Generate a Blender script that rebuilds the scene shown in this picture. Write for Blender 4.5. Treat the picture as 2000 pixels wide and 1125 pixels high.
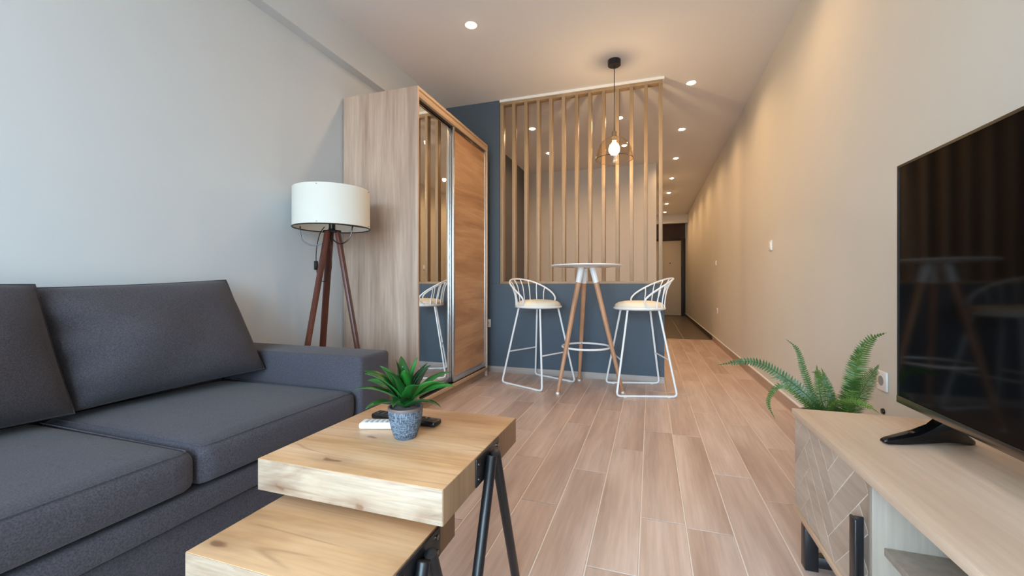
import bpy, bmesh, math, random
from mathutils import Vector, Matrix
for o in list(bpy.data.objects): bpy.data.objects.remove(o, do_unlink=True)
S = bpy.context.scene
COL = S.collection
R = math.radians
rnd = random.Random(7)

# ------------------------------------------------------------------ camera
cam_d = bpy.data.cameras.new('camera'); cam = bpy.data.objects.new('camera', cam_d); COL.objects.link(cam)
cam.location = (0, 0, .885); cam.rotation_euler = (R(90), 0, R(18.33))
cam_d.sensor_width = 36; cam_d.lens = 815/2000*36; cam_d.shift_y = -6.5/2000; cam_d.clip_start = .02
S.camera = cam
# ------------------------------------------------------------------ sky, window portal, exposure
SKY = 19.0
DOWN_W = 17.0      # each recessed spot
PEND_W = 13.0
W = bpy.data.worlds.new('sky'); S.world = W; W.use_nodes = True
nt = W.node_tree; bg = nt.nodes['Background']
tc = nt.nodes.new('ShaderNodeTexCoord'); sp = nt.nodes.new('ShaderNodeSeparateXYZ'); rp = nt.nodes.new('ShaderNodeValToRGB')
mr = nt.nodes.new('ShaderNodeMapRange'); mr.inputs[1].default_value = -1; mr.inputs[2].default_value = 1
nt.links.new(tc.outputs['Generated'], sp.inputs[0]); nt.links.new(sp.outputs[2], mr.inputs[0]); nt.links.new(mr.outputs[0], rp.inputs[0])
e = rp.color_ramp.elements
e[0].position = .47; e[0].color = (.33, .35, .37, 1); e[1].position = .53; e[1].color = (.58, .79, 1.0, 1)
nt.links.new(rp.outputs[0], bg.inputs[0]); bg.inputs[1].default_value = SKY
pd = bpy.data.lights.new('window_portal', 'AREA'); pd.shape = 'RECTANGLE'; pd.size = 2.7; pd.size_y = 2.3
pd.cycles.is_portal = True
po = bpy.data.objects.new('window_portal', pd); COL.objects.link(po); po.location = (-.59, -2.26, 1.25); po.rotation_euler = (R(90), 0, 0)
S.view_settings.view_transform = 'Standard'; S.view_settings.look = 'None'
S.view_settings.exposure = 0.2; S.view_settings.gamma = 1.0; S.view_settings.use_curve_mapping = False

# ------------------------------------------------------------------ helpers
def srgb(r, g, b):
    f = lambda c: (c/255/12.92) if c/255 <= .04045 else ((c/255+.055)/1.055)**2.4
    return (f(r), f(g), f(b), 1)
ORG = {}
class MB:
    def __init__(s): s.v = []; s.f = []
    def box(s, x0, x1, y0, y1, z0, z1):
        n = len(s.v)
        s.v += [(x0,y0,z0),(x1,y0,z0),(x1,y1,z0),(x0,y1,z0),(x0,y0,z1),(x1,y0,z1),(x1,y1,z1),(x0,y1,z1)]
        s.f += [tuple(n+i for i in q) for q in ((3,2,1,0),(4,5,6,7),(0,1,5,4),(1,2,6,5),(2,3,7,6),(3,0,4,7))]
        return s
    def bar(s, a, b, w, d, w2=None, d2=None, up=(0,0,1)):
        """rectangular bar from a to b, optional taper"""
        a, b = Vector(a), Vector(b); t = (b-a).normalized(); up = Vector(up)
        if abs(t.dot(up)) > .98: up = Vector((1,0,0))
        x = t.cross(up).normalized(); y = x.cross(t)
        n = len(s.v)
        for p, ww, dd in ((a, w, d), (b, w2 or w, d2 or d)):
            for i, j in ((-1,-1),(1,-1),(1,1),(-1,1)): s.v.append(tuple(p + x*ww/2*i + y*dd/2*j))
        s.f += [tuple(n+i for i in q) for q in ((3,2,1,0),(4,5,6,7),(0,1,5,4),(1,2,6,5),(2,3,7,6),(3,0,4,7))]
        return s
    def tube(s, pts, r, n=8, closed=False):
        pts = [Vector(p) for p in pts]; N = len(pts); base = len(s.v)
        rs = r if isinstance(r, (list, tuple)) else [r]*N
        x = None
        for i, p in enumerate(pts):
            if closed: t = (pts[(i+1) % N]-pts[i-1]).normalized()
            else: t = (pts[min(i+1, N-1)]-pts[max(i-1, 0)]).normalized()
            if x is None:
                x = t.cross(Vector((0,0,1)) if abs(t.z) < .9 else Vector((1,0,0))).normalized()
            else:
                x = (x - t*x.dot(t)).normalized()
            y = t.cross(x)
            for k in range(n):
                a = 2*math.pi*k/n; s.v.append(tuple(p + (x*math.cos(a)+y*math.sin(a))*rs[i]))
        M = N if closed else N-1
        for i in range(M):
            for k in range(n):
                a = base+i*n+k; b = base+i*n+(k+1) % n; j = (i+1) % N
                s.f.append((a, b, base+j*n+(k+1) % n, base+j*n+k))
        if not closed:
            s.f.append(tuple(base+k for k in range(n))[::-1]); s.f.append(tuple(base+(N-1)*n+k for k in range(n)))
        return s
    def lathe(s, prof, c=(0,0,0), n=32, closed=False):
        base = len(s.v); N = len(prof)
        for r, z in prof:
            for k in range(n):
                a = 2*math.pi*k/n; s.v.append((c[0]+r*math.cos(a), c[1]+r*math.sin(a), c[2]+z))
        for i in range(N if closed else N-1):
            j = (i+1) % N
            for k in range(n):
                s.f.append((base+i*n+k, base+i*n+(k+1) % n, base+j*n+(k+1) % n, base+j*n+k))
        if not closed:
            s.f.append(tuple(base+k for k in range(n))[::-1]); s.f.append(tuple(base+(N-1)*n+k for k in range(n)))
        return s
    def grid(s, fn, nu, nv):
        base = len(s.v)
        for i in range(nu+1):
            for j in range(nv+1): s.v.append(tuple(fn(i/nu, j/nv)))
        for i in range(nu):
            for j in range(nv):
                a = base+i*(nv+1)+j; s.f.append((a, a+nv+1, a+nv+2, a+1))
        return s
    def prism(s, poly, axis, a, b):
        """extrude 2D polygon along axis ('x','y','z') from a to b"""
        n = len(s.v); N = len(poly)
        def P(p, t): return {'x': (t, p[0], p[1]), 'y': (p[0], t, p[1]), 'z': (p[0], p[1], t)}[axis]
        s.v += [P(p, a) for p in poly] + [P(p, b) for p in poly]
        s.f.append(tuple(n+i for i in range(N))[::-1]); s.f.append(tuple(n+N+i for i in range(N)))
        for i in range(N): s.f.append((n+i, n+(i+1) % N, n+N+(i+1) % N, n+N+i))
        return s
    def build(s, name, mat, parent=None, bevel=0, seg=2, smooth=True, origin=None, sub=0, merge=False):
        o0 = Vector(origin) if origin is not None else (ORG[parent.name] if parent else Vector((0,0,0)))
        me = bpy.data.meshes.new(name)
        me.from_pydata([tuple(Vector(v)-o0) for v in s.v], [], s.f)
        bm = bmesh.new(); bm.from_mesh(me)
        if merge: bmesh.ops.remove_doubles(bm, verts=bm.verts, dist=1e-5)
        bmesh.ops.recalc_face_normals(bm, faces=bm.faces)
        if bevel:
            ed = [x for x in bm.edges if len(x.link_faces) == 2 and x.calc_face_angle(0) > R(30)]
            bmesh.ops.bevel(bm, geom=ed, offset=bevel, segments=seg, profile=.5, affect='EDGES', clamp_overlap=True)
        bm.to_mesh(me); bm.free()
        if smooth:
            for p in me.polygons: p.use_smooth = True
            me.set_sharp_from_angle(angle=R(35))
        me.materials.append(mat)
        o = bpy.data.objects.new(name, me); COL.objects.link(o)
        if parent: o.parent = parent; o.location = o0 - ORG[parent.name]
        else: o.location = o0
        ORG[o.name] = o0
        if sub:
            m = o.modifiers.new('sub', 'SUBSURF'); m.levels = m.render_levels = sub
        return o
def tag(o, label=None, cat=None, group=None, kind=None):
    if label: o['label'] = label
    if cat: o['category'] = cat
    if group: o['group'] = group
    if kind: o['kind'] = kind
    return o
def thing(name, loc, label, cat, group=None):
    o = bpy.data.objects.new(name, None); COL.objects.link(o); o.location = loc; o.empty_display_size = .1
    ORG[o.name] = Vector(loc); return tag(o, label, cat, group)
def struct(o): o['kind'] = 'structure'; return o
def copy_tree(o, parent=None):
    c = o.copy(); COL.objects.link(c); c.parent = parent
    for ch in o.children: copy_tree(ch, c)
    return c
def catmull(P, n=8, closed=False):
    P = [Vector(p) for p in P]; N = len(P); out = []
    rng = N if closed else N-1
    for i in range(rng):
        if closed: a, b, c, d = P[i-1], P[i], P[(i+1) % N], P[(i+2) % N]
        else: a, b, c, d = P[max(i-1, 0)], P[i], P[i+1], P[min(i+2, N-1)]
        for k in range(n):
            t = k/n
            out.append(.5*((2*b)+(c-a)*t+(2*a-5*b+4*c-d)*t*t+(3*b-a-3*c+d)*t**3))
    if not closed: out.append(P[-1])
    return out
def fillet(P, r, n=5, closed=False):
    """round the corners of a polyline"""
    P = [Vector(p) for p in P]; out = []; N = len(P)
    for i in range(N):
        if not closed and i in (0, N-1): out.append(P[i]); continue
        a, b, c = P[i-1], P[i], P[(i+1) % N]
        u = (a-b).normalized(); v = (c-b).normalized()
        p0 = b+u*r; p1 = b+v*r
        for k in range(n+1):
            t = k/n; out.append((1-t)**2*p0+2*t*(1-t)*b+t*t*p1)
    return out

# ------------------------------------------------------------------ materials
def mat(name, col, rough=.5, metal=0, **kw):
    m = bpy.data.materials.new(name); m.use_nodes = True
    b = m.node_tree.nodes['Principled BSDF']
    b.inputs['Base Color'].default_value = col; b.inputs['Roughness'].default_value = rough; b.inputs['Metallic'].default_value = metal
    for k, v in kw.items():
        b.inputs[k.replace('_', ' ')].default_value = v
    return m
def NN(m): 
    t = m.node_tree
    return t, (lambda k: t.nodes.new('ShaderNode'+k)), t.links.new, t.nodes['Principled BSDF']
def coords(m, scale, rand=True):
    t, new, link, b = NN(m)
    tc = new('TexCoord'); vm = new('VectorMath'); vm.operation = 'MULTIPLY'; vm.inputs[1].default_value = scale
    if rand:
        oi = new('ObjectInfo'); mu = new('VectorMath'); mu.operation = 'SCALE'; mu.inputs[0].default_value = (7.3, 11.7, 5.1)
        ad = new('VectorMath'); ad.operation = 'ADD'
        link(oi.outputs['Random'], mu.inputs['Scale']); link(tc.outputs['Object'], ad.inputs[0]); link(mu.outputs[0], ad.inputs[1]); link(ad.outputs[0], vm.inputs[0])
    else: link(tc.outputs['Object'], vm.inputs[0])
    return vm.outputs[0]
def noise(m, vec, scale=1, detail=4, rough=.55, dist=0):
    t, new, link, b = NN(m)
    n = new('TexNoise'); n.inputs['Scale'].default_value = scale; n.inputs['Detail'].default_value = detail
    n.inputs['Roughness'].default_value = rough; n.inputs['Distortion'].default_value = dist
    link(vec, n.inputs['Vector']); return n.outputs['Fac']
def ramp(m, fac, stops):
    t, new, link, b = NN(m)
    r = new('ValToRGB'); el = r.color_ramp.elements
    while len(el) < len(stops): el.new(.5)
    for x, (p, c) in zip(el, stops): x.position = p; x.color = c
    link(fac, r.inputs[0]); return r.outputs[0]
def mixc(m, fac, a, b_, mode='MIX'):
    t, new, link, b = NN(m)
    x = new('Mix'); x.data_type = 'RGBA'; x.blend_type = mode
    for sock, val in ((x.inputs[0], fac), (x.inputs[6], a), (x.inputs[7], b_)):
        if hasattr(val, 'links'): link(val, sock)
        else: sock.default_value = val
    return x.outputs[2]
def bump(m, h, strength=.2, dist=.002):
    t, new, link, b = NN(m)
    x = new('Bump'); x.inputs['Strength'].default_value = strength; x.inputs['Distance'].default_value = dist
    link(h, x.inputs['Height']); link(x.outputs[0], b.inputs['Normal'])
def wood(name, cols, axis, freq=14, stretch=.09, rough=.45, fine=.35, bstr=.12, vary=0, knots=None, dist=.6, plane='xy'):
    """grain stretched along axis; cols dark->light"""
    m = mat(name, cols[0], rough); t, new, link, b = NN(m)
    sc = [freq]*3; sc['xyz'.index(axis)] = freq*stretch
    v = coords(m, sc)
    n1 = noise(m, v, .55, 5, .6, dist)
    n = len(cols)
    c = ramp(m, n1, [(.30+.42*i/(n-1), col) for i, col in enumerate(cols)])
    sc2 = [freq*7]*3; sc2['xyz'.index(axis)] = freq*.35
    n2 = noise(m, coords(m, sc2), 1, 3, .6)
    g = ramp(m, n2, [(.3, (1-fine, 1-fine, 1-fine, 1)), (.65, (1, 1, 1, 1))])
    c = mixc(m, 1.0, c, g, 'MULTIPLY')
    if knots:
        ks = [knots[0]*(.5 if a == axis else 1) for a in 'xyz']
        kv = coords(m, ks)
        sep = new('SeparateXYZ'); cmb = new('CombineXYZ'); link(kv, sep.inputs[0])
        link(sep.outputs[0], cmb.inputs[0]); link(sep.outputs['xyz'.index(plane[1])], cmb.inputs[1])
        wob = new('VectorMath'); wob.operation = 'ADD'
        wn_ = new('TexNoise'); wn_.inputs['Scale'].default_value = 3; link(cmb.outputs[0], wn_.inputs['Vector'])
        ws = new('VectorMath'); ws.operation = 'SCALE'; ws.inputs['Scale'].default_value = .35
        link(wn_.outputs['Color'], ws.inputs[0]); link(cmb.outputs[0], wob.inputs[0]); link(ws.outputs[0], wob.inputs[1])
        vo = new('TexVoronoi'); vo.voronoi_dimensions = '2D'; vo.inputs['Scale'].default_value = 1; link(wob.outputs[0], vo.inputs['Vector'])
        kf = ramp(m, vo.outputs['Distance'], [(.03, (.85,.85,.85,1)), (.06, (.35,.35,.35,1)), (.20, (.12,.12,.12,1)), (.34, (0,0,0,1))])
        c = mixc(m, kf, c, knots[1])
        sm = noise(m, coords(m, [3.2 if a == axis else 8 for a in 'xyz']), 1, 3, .6, .4)
        c = mixc(m, ramp(m, sm, [(.52, (0,0,0,1)), (.72, (.5,.5,.5,1))]), c, knots[2])
        cf = noise(m, coords(m, [9 if a != axis else .7 for a in 'xyz']), 1, 1, .4, .0)
        ck = ramp(m, cf, [(.490, (0,0,0,1)), (.5, (.4,.4,.4,1)), (.510, (0,0,0,1))])
        msk = ramp(m, noise(m, coords(m, (3,3,3)), 1, 1), [(.50, (0,0,0,1)), (.58, (1,1,1,1))])
        c = mixc(m, mixc(m, 1.0, ck, msk, 'MULTIPLY'), c, knots[1])
    if vary:
        oi = new('ObjectInfo'); vr = ramp(m, oi.outputs['Random'], [(0, (1-vary, 1-vary, 1-vary, 1)), (1, (1, 1, 1, 1))])
        c = mixc(m, 1.0, c, vr, 'MULTIPLY')
    link(c, b.inputs['Base Color']); bump(m, n2, bstr, .001)
    return m
def plaster(name, col, rough=.85):
    m = mat(name, col, rough); t, new, link, b = NN(m)
    n = noise(m, coords(m, (1,1,1), False), 1.2, 3)
    d = tuple(x*.96 for x in col[:3])+(1,)
    link(ramp(m, n, [(.3, d), (.7, col)]), b.inputs['Base Color'])
    bump(m, noise(m, coords(m, (90,90,90), False), 1, 2), .05, .001)
    return m
def fabric(name, c1, c2):
    m = mat(name, c1, .9); t, new, link, b = NN(m)
    b.inputs['Sheen Weight'].default_value = .08; b.inputs['Sheen Roughness'].default_value = .5
    n = noise(m, coords(m, (260,260,260)), 1, 2); n0 = noise(m, coords(m, (5,5,5)), 1, 3)
    c = ramp(m, n, [(.3, c1), (.7, c2)])
    c = mixc(m, 1.0, c, ramp(m, n0, [(.3, (.88,.88,.88,1)), (.7, (1,1,1,1))]), 'MULTIPLY')
    link(c, b.inputs['Base Color']); bump(m, n, .35, .001)
    return m
def emit(name, col, s):
    m = mat(name, (0,0,0,1), .5); b = m.node_tree.nodes['Principled BSDF']
    b.inputs['Emission Color'].default_value = col; b.inputs['Emission Strength'].default_value = s
    return m
def glass(name, col, alpha, rough=.02):
    """thin pane: mostly see-through, tinted, with a mirror-like fresnel gloss"""
    m = bpy.data.materials.new(name); m.use_nodes = True; t = m.node_tree; t.nodes.clear()
    new = lambda k: t.nodes.new('ShaderNode'+k)
    o = new('OutputMaterial'); tr = new('BsdfTransparent'); gl = new('BsdfGlossy'); mx = new('MixShader'); fr = new('LayerWeight')
    tr.inputs[0].default_value = col; gl.inputs['Roughness'].default_value = rough; fr.inputs[0].default_value = .5
    mp = new('MapRange'); mp.inputs[3].default_value = alpha[0]; mp.inputs[4].default_value = alpha[1]; mp.inputs[1].default_value = .3
    t.links.new(fr.outputs['Facing'], mp.inputs[0]); t.links.new(mp.outputs[0], mx.inputs[0]); t.links.new(tr.outputs[0], mx.inputs[1]); t.links.new(gl.outputs[0], mx.inputs[2]); t.links.new(mx.outputs[0], o.inputs[0])
    return m
M = {}
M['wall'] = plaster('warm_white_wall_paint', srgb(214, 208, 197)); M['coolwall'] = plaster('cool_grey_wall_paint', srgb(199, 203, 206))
M['ceil'] = plaster('ceiling_paint', srgb(220, 217, 218))
M['backwall'] = plaster('back_wall_paint', srgb(206, 200, 194))
M['blue'] = plaster('slate_blue_paint', srgb(77, 89, 101), .7)
M['darkwall'] = plaster('dark_grey_paint', srgb(92, 92, 96), .7)
M['brownpanel'] = plaster('brown_panel', srgb(92, 66, 50), .6)
M['white'] = mat('white_paint', srgb(236, 234, 230), .45)
M['whitemetal'] = mat('white_powder_coat', srgb(238, 238, 238), .35)
M['plastic'] = mat('white_plastic', srgb(238, 236, 232), .3)
M['cream'] = mat('cream_leatherette', srgb(240, 228, 206), .5)
M['black'] = mat('black_metal', srgb(24, 24, 27), .35)
M['blackplastic'] = mat('black_plastic', srgb(14, 14, 15), .25)
M['blackgloss'] = mat('gloss_black_plastic', srgb(6, 6, 8), .08)
M['screen'] = mat('black_tv_glass', srgb(7, 6, 6), .06, Specular_IOR_Level=.14)
M['chrome'] = mat('dark_chrome', srgb(120, 112, 104), .22, 1)
M['alu'] = mat('brushed_aluminium', srgb(205, 208, 210), .32, 1)
M['mirror'] = mat('mirror_silver', (.9, .92, .91, 1), .0, 1)
M['shade'] = mat('white_parchment_shade', srgb(216, 212, 202), .7, Transmission_Weight=0)
M['bronze'] = mat('dark_wire', srgb(40, 30, 26), .4)
M['soil'] = mat('grey_gravel', srgb(96, 88, 84), .95)
M['grout'] = mat('pale_grout', srgb(240, 226, 210), .8)
M['alum_strip'] = mat('pale_threshold', srgb(190, 160, 120), .5)
M['button'] = mat('grey_button', srgb(150, 150, 152), .5)
M['darkbutton'] = mat('dark_button', srgb(50, 50, 54), .5)
M['floor'] = wood('wood_look_floor', [srgb(184,155,140), srgb(209,183,169), srgb(225,203,192)], 'y', 9, .12, .36, .18, .05, .06)
M['skirt'] = wood('wood_look_skirting', [srgb(160,130,112), srgb(188,158,140), srgb(204,178,160)], 'y', 9, .12, .45, .15, .05)
M['skirtgrey'] = wood('greyed_skirting', [srgb(150,138,132), srgb(172,160,152), srgb(190,178,170)], 'x', 9, .12, .45, .15, .05)
M['tile'] = plaster('grey_brown_tile', srgb(104, 92, 78), .35)
M['oak'] = wood('knotty_light_oak', [srgb(178,128,86), srgb(210,162,116), srgb(220,176,134), srgb(228,190,152)], 'x', 12, .12, .42, .16, .10, 0, (5.5, srgb(112, 72, 44), srgb(172, 124, 80)))
M['oakside'] = wood('brown_oak_end', [srgb(112,82,58), srgb(150,116,86), srgb(172,138,106)], 'z', 12, .08, .5, .2, .1)
M['oakfront'] = wood('whitewashed_oak', [srgb(148,120,98), srgb(176,154,132), srgb(188,170,150)], 'x', 22, .25, .45, .25, .12, 0, (8, srgb(122, 84, 60), srgb(176, 146, 120)), 1.8, 'xz')
M['slat'] = wood('light_beech_slat', [srgb(150,122,92), srgb(168,140,108), srgb(182,154,122)], 'z', 10, .08, .45, .12, .05, .06)
M['wardrobe'] = wood('sonoma_oak_vertical', [srgb(150,120,102), srgb(200,172,152), srgb(222,198,180)], 'z', 7, .08, .5, .24, .15)
M['wardrobe_h'] = wood('sonoma_oak_edge', [srgb(168,136,108), srgb(190,158,128), srgb(204,174,144)], 'y', 10, .09, .5, .15, .08)
M['wdoor'] = wood('warm_oak_horizontal', [srgb(158,112,76), srgb(194,148,108), srgb(212,170,132)], 'y', 8, .13, .45, .15, .08, 0, None, 1.2)
M['tvtop'] = wood('light_oak_laminate', [srgb(208,178,152), srgb(228,202,178), srgb(238,216,196)], 'y', 10, .08, .42, .12, .06)
M['tvbody'] = wood('greyed_oak_panel', [srgb(140,126,112), srgb(164,150,136), srgb(178,166,152)], 'z', 10, .1, .5, .15, .08)
M['plank'] = wood('greyed_oak_veneer', [srgb(172,148,130), srgb(198,174,156), srgb(212,190,172)], 'y', 10, .2, .5, .15, .08, .10)
M['joint'] = mat('pale_joint', srgb(226, 210, 194), .7)
M['walnut'] = wood('dark_walnut_leg', [srgb(64,30,22), srgb(92,46,34), srgb(112,60,44)], 'z', 18, .08, .4, .2, .08)
M['beech'] = wood('beech_leg', [srgb(168,118,84), srgb(196,146,110), srgb(210,164,128)], 'z', 20, .06, .45, .12, .06)
M['sofa'] = fabric('charcoal_fabric', srgb(50, 48, 55), srgb(78, 74, 83))
M['pillow'] = fabric('charcoal_cushion_fabric', srgb(46, 42, 48), srgb(71, 66, 72))
M['piping'] = fabric('dark_seam', srgb(40, 37, 38), srgb(60, 56, 57))
M['leaf'] = mat('glossy_green_leaf', srgb(36, 110, 40), .32, Subsurface_Weight=0)
M['fern'] = mat('fern_green', srgb(64, 112, 48), .5)
for k, lo, hi in (('leaf', srgb(14,58,20), srgb(42,116,42)), ('fern', srgb(40,76,26), srgb(92,124,48))):
    m = M[k]; t, new, link, b = NN(m)
    oi = new('ObjectInfo'); n = noise(m, coords(m, (30,30,30)), 1, 2)
    c = mixc(m, oi.outputs['Random'], lo, hi); c = mixc(m, 1.0, c, ramp(m, n, [(.3,(.75,.75,.75,1)),(.7,(1,1,1,1))]), 'MULTIPLY')
    link(c, b.inputs['Base Color'])
m = M['pot'] = mat('scratched_blue_grey_ceramic', srgb(86, 100, 118), .7); t, new, link, b = NN(m)
v1 = noise(m, coords(m, (520, 520, 40), False), 1, 2); v2 = noise(m, coords(m, (36, 36, 800), False), 1, 2)
f1 = ramp(m, v1, [(.52, (0,0,0,1)), (.62, (1,1,1,1))]); f2 = ramp(m, v2, [(.52, (0,0,0,1)), (.62, (1,1,1,1))])
mx = mixc(m, 1.0, f1, f2, 'LIGHTEN')
link(mixc(m, mx, srgb(52, 62, 76), srgb(128, 140, 154)), b.inputs['Base Color']); bump(m, mx, .4, .001)
M['potrim'] = mat('brown_grey_glaze', srgb(104, 88, 84), .5)
M['lens'] = emit('warm_lamp_lens', (1, .82, .58, 1), 40)
m = M['bulb'] = bpy.data.materials.new('frosted_bulb_glass'); m.use_nodes = True; t = m.node_tree; t.nodes.clear()
o = t.nodes.new('ShaderNodeOutputMaterial'); a_ = t.nodes.new('ShaderNodeBsdfTransparent'); b_ = t.nodes.new('ShaderNodeEmission'); x_ = t.nodes.new('ShaderNodeAddShader')
a_.inputs[0].default_value = (.9, .88, .84, 1); b_.inputs[0].default_value = (1, .84, .56, 1); b_.inputs[1].default_value = 3.5
t.links.new(a_.outputs[0], x_.inputs[0]); t.links.new(b_.outputs[0], x_.inputs[1]); t.links.new(x_.outputs[0], o.inputs[0])
M['pane'] = glass('window_glass', (.97, .99, .98, 1), (.04, .3))
M['domeglass'] = glass('smoky_amber_glass', (.97, .93, .87, 1), (.04, .30))

# ------------------------------------------------------------------ the room
XL, XR, H, YP, YB = -2.13, .945, 2.755, 3.98, -2.2
YT, YD = 7.29, 12.8            # tile edge, entrance door
def slab(name, m, *b): return struct(MB().box(*b).build(name, m, smooth=False, origin=((b[0]+b[1])/2, (b[2]+b[3])/2, b[4])))
floor = slab('floor', M['grout'], XL-.1, XR+.1, YB-.1, YD+.2, -.12, -.003)
slab('ceiling', M['ceil'], XL-.1, XR+.1, YB-.1, YD+.2, H, H+.12)
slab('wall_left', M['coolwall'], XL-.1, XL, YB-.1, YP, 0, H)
slab('wall_right', M['wall'], XR, XR+.1, YB-.1, YD+.2, 0, H)
wp = struct(MB().box(XL-.1, .12, YP, YP+.12, 0, .893).build('wall_partition', M['blue'], smooth=False, bevel=.002, origin=(-1, YP, 0)))
MB().box(XL-.1, -1.45, YP, YP+.12, .893, H).build('pier', M['blue'], wp, smooth=False)
slab('wall_inner_left', M['darkwall'], XL-.1, -1.97, YP+.12, 6.8, 0, H)
slab('wall_far', M['backwall'], XL-.1, .09, 6.8, 6.9, 0, H)
slab('wall_hall_left', M['wall'], 0, .09, 6.9, YD, 0, H)
slab('wall_end', M['brownpanel'], 0, XR+.1, YD+.06, YD+.2, 0, H)
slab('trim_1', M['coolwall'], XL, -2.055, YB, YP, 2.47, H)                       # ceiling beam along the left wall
slab('trim_2', M['ceil'], .09, XR, 12.0, 12.14, 2.54, H)                     # beam across the hall
slab('trim_3', M['white'], -1.45, .12, YP-.005, YP+.11, 2.732, H)            # white capping above the screen
slab('trim_4', M['alum_strip'], .09, XR, YT-.012, YT+.012, -.003, .004)      # threshold
slab('baseboard_partition', M['skirtgrey'], XL, .12, YP-.012, YP, 0, .058)
slab('baseboard_right', M['skirt'], XR-.012, XR, YB, YT, 0, .075)
slab('baseboard_hall', mat('dark_skirting', srgb(70, 58, 48), .5), XR-.012, XR, YT, YD, 0, .068)
slab('trim_5', M['white'], XR-.014, XR, YB, YD, .0755, .083)
slab('baseboard_left', M['skirt'], XL, XL+.012, YB, YP, 0, .075)
# rear wall with balcony door behind the camera
wr = struct(MB().box(XL-.1, -1.94, YB-.12, YB, 0, H).box(.76, XR+.1, YB-.12, YB, 0, H).box(-1.94, .76, YB-.12, YB, 2.4, H).build('wall_rear', M['wall'], smooth=False, origin=(-.6, YB, 0)))
wn = struct(MB().box(-1.94, .76, YB-.1, YB-.03, 0, .07).box(-1.94, .76, YB-.1, YB-.03, 2.33, 2.4).box(-1.94, -1.87, YB-.1, YB-.03, .07, 2.33)
     .box(.69, .76, YB-.1, YB-.03, .07, 2.33).box(-.63, -.55, YB-.1, YB-.03, .07, 2.33).build('window_1', M['white'], smooth=False, origin=(-.6, YB, 0)))
for a, b_ in ((-1.87, -.63), (-.55, .69)):
    MB().box(a, b_, YB-.07, YB-.06, .07, 2.33).build('pane', M['pane'], wn, smooth=False)
# floor planks (one mesh per cut, full planks share data)
PW, PL = .1585, 1.0
cache = {}
g = .0024
joint = {0: .64, 1: .15, -1: .66, -2: .32, -3: .0, -4: .65}
x = .124 - PW*15
i = -15
while x < XR:
    off = joint.get(i, rnd.random())
    y = YB - 1.0 + (off - (YB-1.0)) % 1.0 - 1.0
    xa, xb = max(x, XL), min(x+PW, XR)
    while y < YT:
        ya, yb = max(y, YB), min(y+PL, YT)
        if yb-ya > .05 and xb-xa > .02 and not (ya > YP+.15 and xb < 0):
            # vertices are centred on the plank, so shift them by the origin
            w, l = xb-xa-2*g, yb-ya-2*g
            k = (round(w, 3), round(l, 3)); c = ((xa+xb)/2, (ya+yb)/2, 0)
            if k not in cache:
                cache[k] = MB().box(c[0]-w/2, c[0]+w/2, c[1]-l/2, c[1]+l/2, -.02, 0).build('floor_plank', M['floor'], floor, bevel=.001, seg=1, smooth=False, origin=c)
            else:
                o = cache[k].copy(); COL.objects.link(o); o.parent = floor; o.location = Vector(c)-ORG[floor.name]
        y += PL
    x += PW; i += 1
tcache = {}
y = YT+.012
while y < YD:
    for xa, xb in ((.09, .52), (.522, XR)):
        yb = min(y+.6, YD+.05); c = ((xa+xb)/2, (y+yb)/2, 0); k = (round(xb-xa, 3), round(yb-y, 3))
        if k not in tcache:
            tcache[k] = MB().box(xa+.0015, xb-.0015, y+.0015, yb-.0015, -.02, 0).build('floor_tile', M['tile'], floor, bevel=.001, seg=1, smooth=False, origin=c)
        else:
            o = tcache[k].copy(); COL.objects.link(o); o.parent = floor; o.location = Vector(c)-ORG[floor.name]
    y += .6
# entrance door at the end of the hall
dr = struct(MB().box(.09, .835, YD+.005, YD+.05, .01, 2.14).build('door_1', mat('pale_door', srgb(214, 198, 172), .45), bevel=.003, origin=(.46, YD, 0)))
MB().box(.84, .945, YD-.05, YD+.06, 0, 2.2).box(.09, .84, YD-.02, YD+.06, 2.145, 2.2).build('door_frame', mat('dark_frame', srgb(44, 34, 28), .5), dr, bevel=.002)
MB().lathe([(.001, 0), (.016, 0), (.016, .012), (.001, .012)], n=12).build('peephole', M['black'], dr, origin=(0, 0, 0)).matrix_local = Matrix.Translation(Vector((.54, YD+.004, 1.5))-ORG[dr.name]) @ Matrix.Rotation(R(90), 4, 'X')

# ------------------------------------------------------------------ slatted screen
sc = thing('slatted_screen', (-.67, YP+.035, .893), 'light wooden screen of upright slats standing on the slate-blue half wall', 'room divider')
ys0, ys1 = YP+.004, YP+.074
X0, X1 = -1.447, .105
MB().box(X0, X1, ys0, ys1, .893, .917).build('bottom_rail', M['slat'], sc, bevel=.001)
MB().box(X0, X1, ys0, ys1, 2.705, 2.732).build('top_rail', M['slat'], sc, bevel=.001)
sw = .032; n = 13
sl0 = None
for k in range(n):
    xc = X0+sw/2+(X1-X0-sw)*k/(n-1)
    if sl0 is None:
        sl0 = MB().box(xc-sw/2, xc+sw/2, ys0+.001, ys1-.001, .917, 2.705).build('slat', M['slat'], sc, bevel=.0015, origin=(xc, YP+.039, .917))
    else:
        o = sl0.copy(); COL.objects.link(o); o.location = Vector((xc, YP+.039, .917))-ORG[sc.name]

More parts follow.
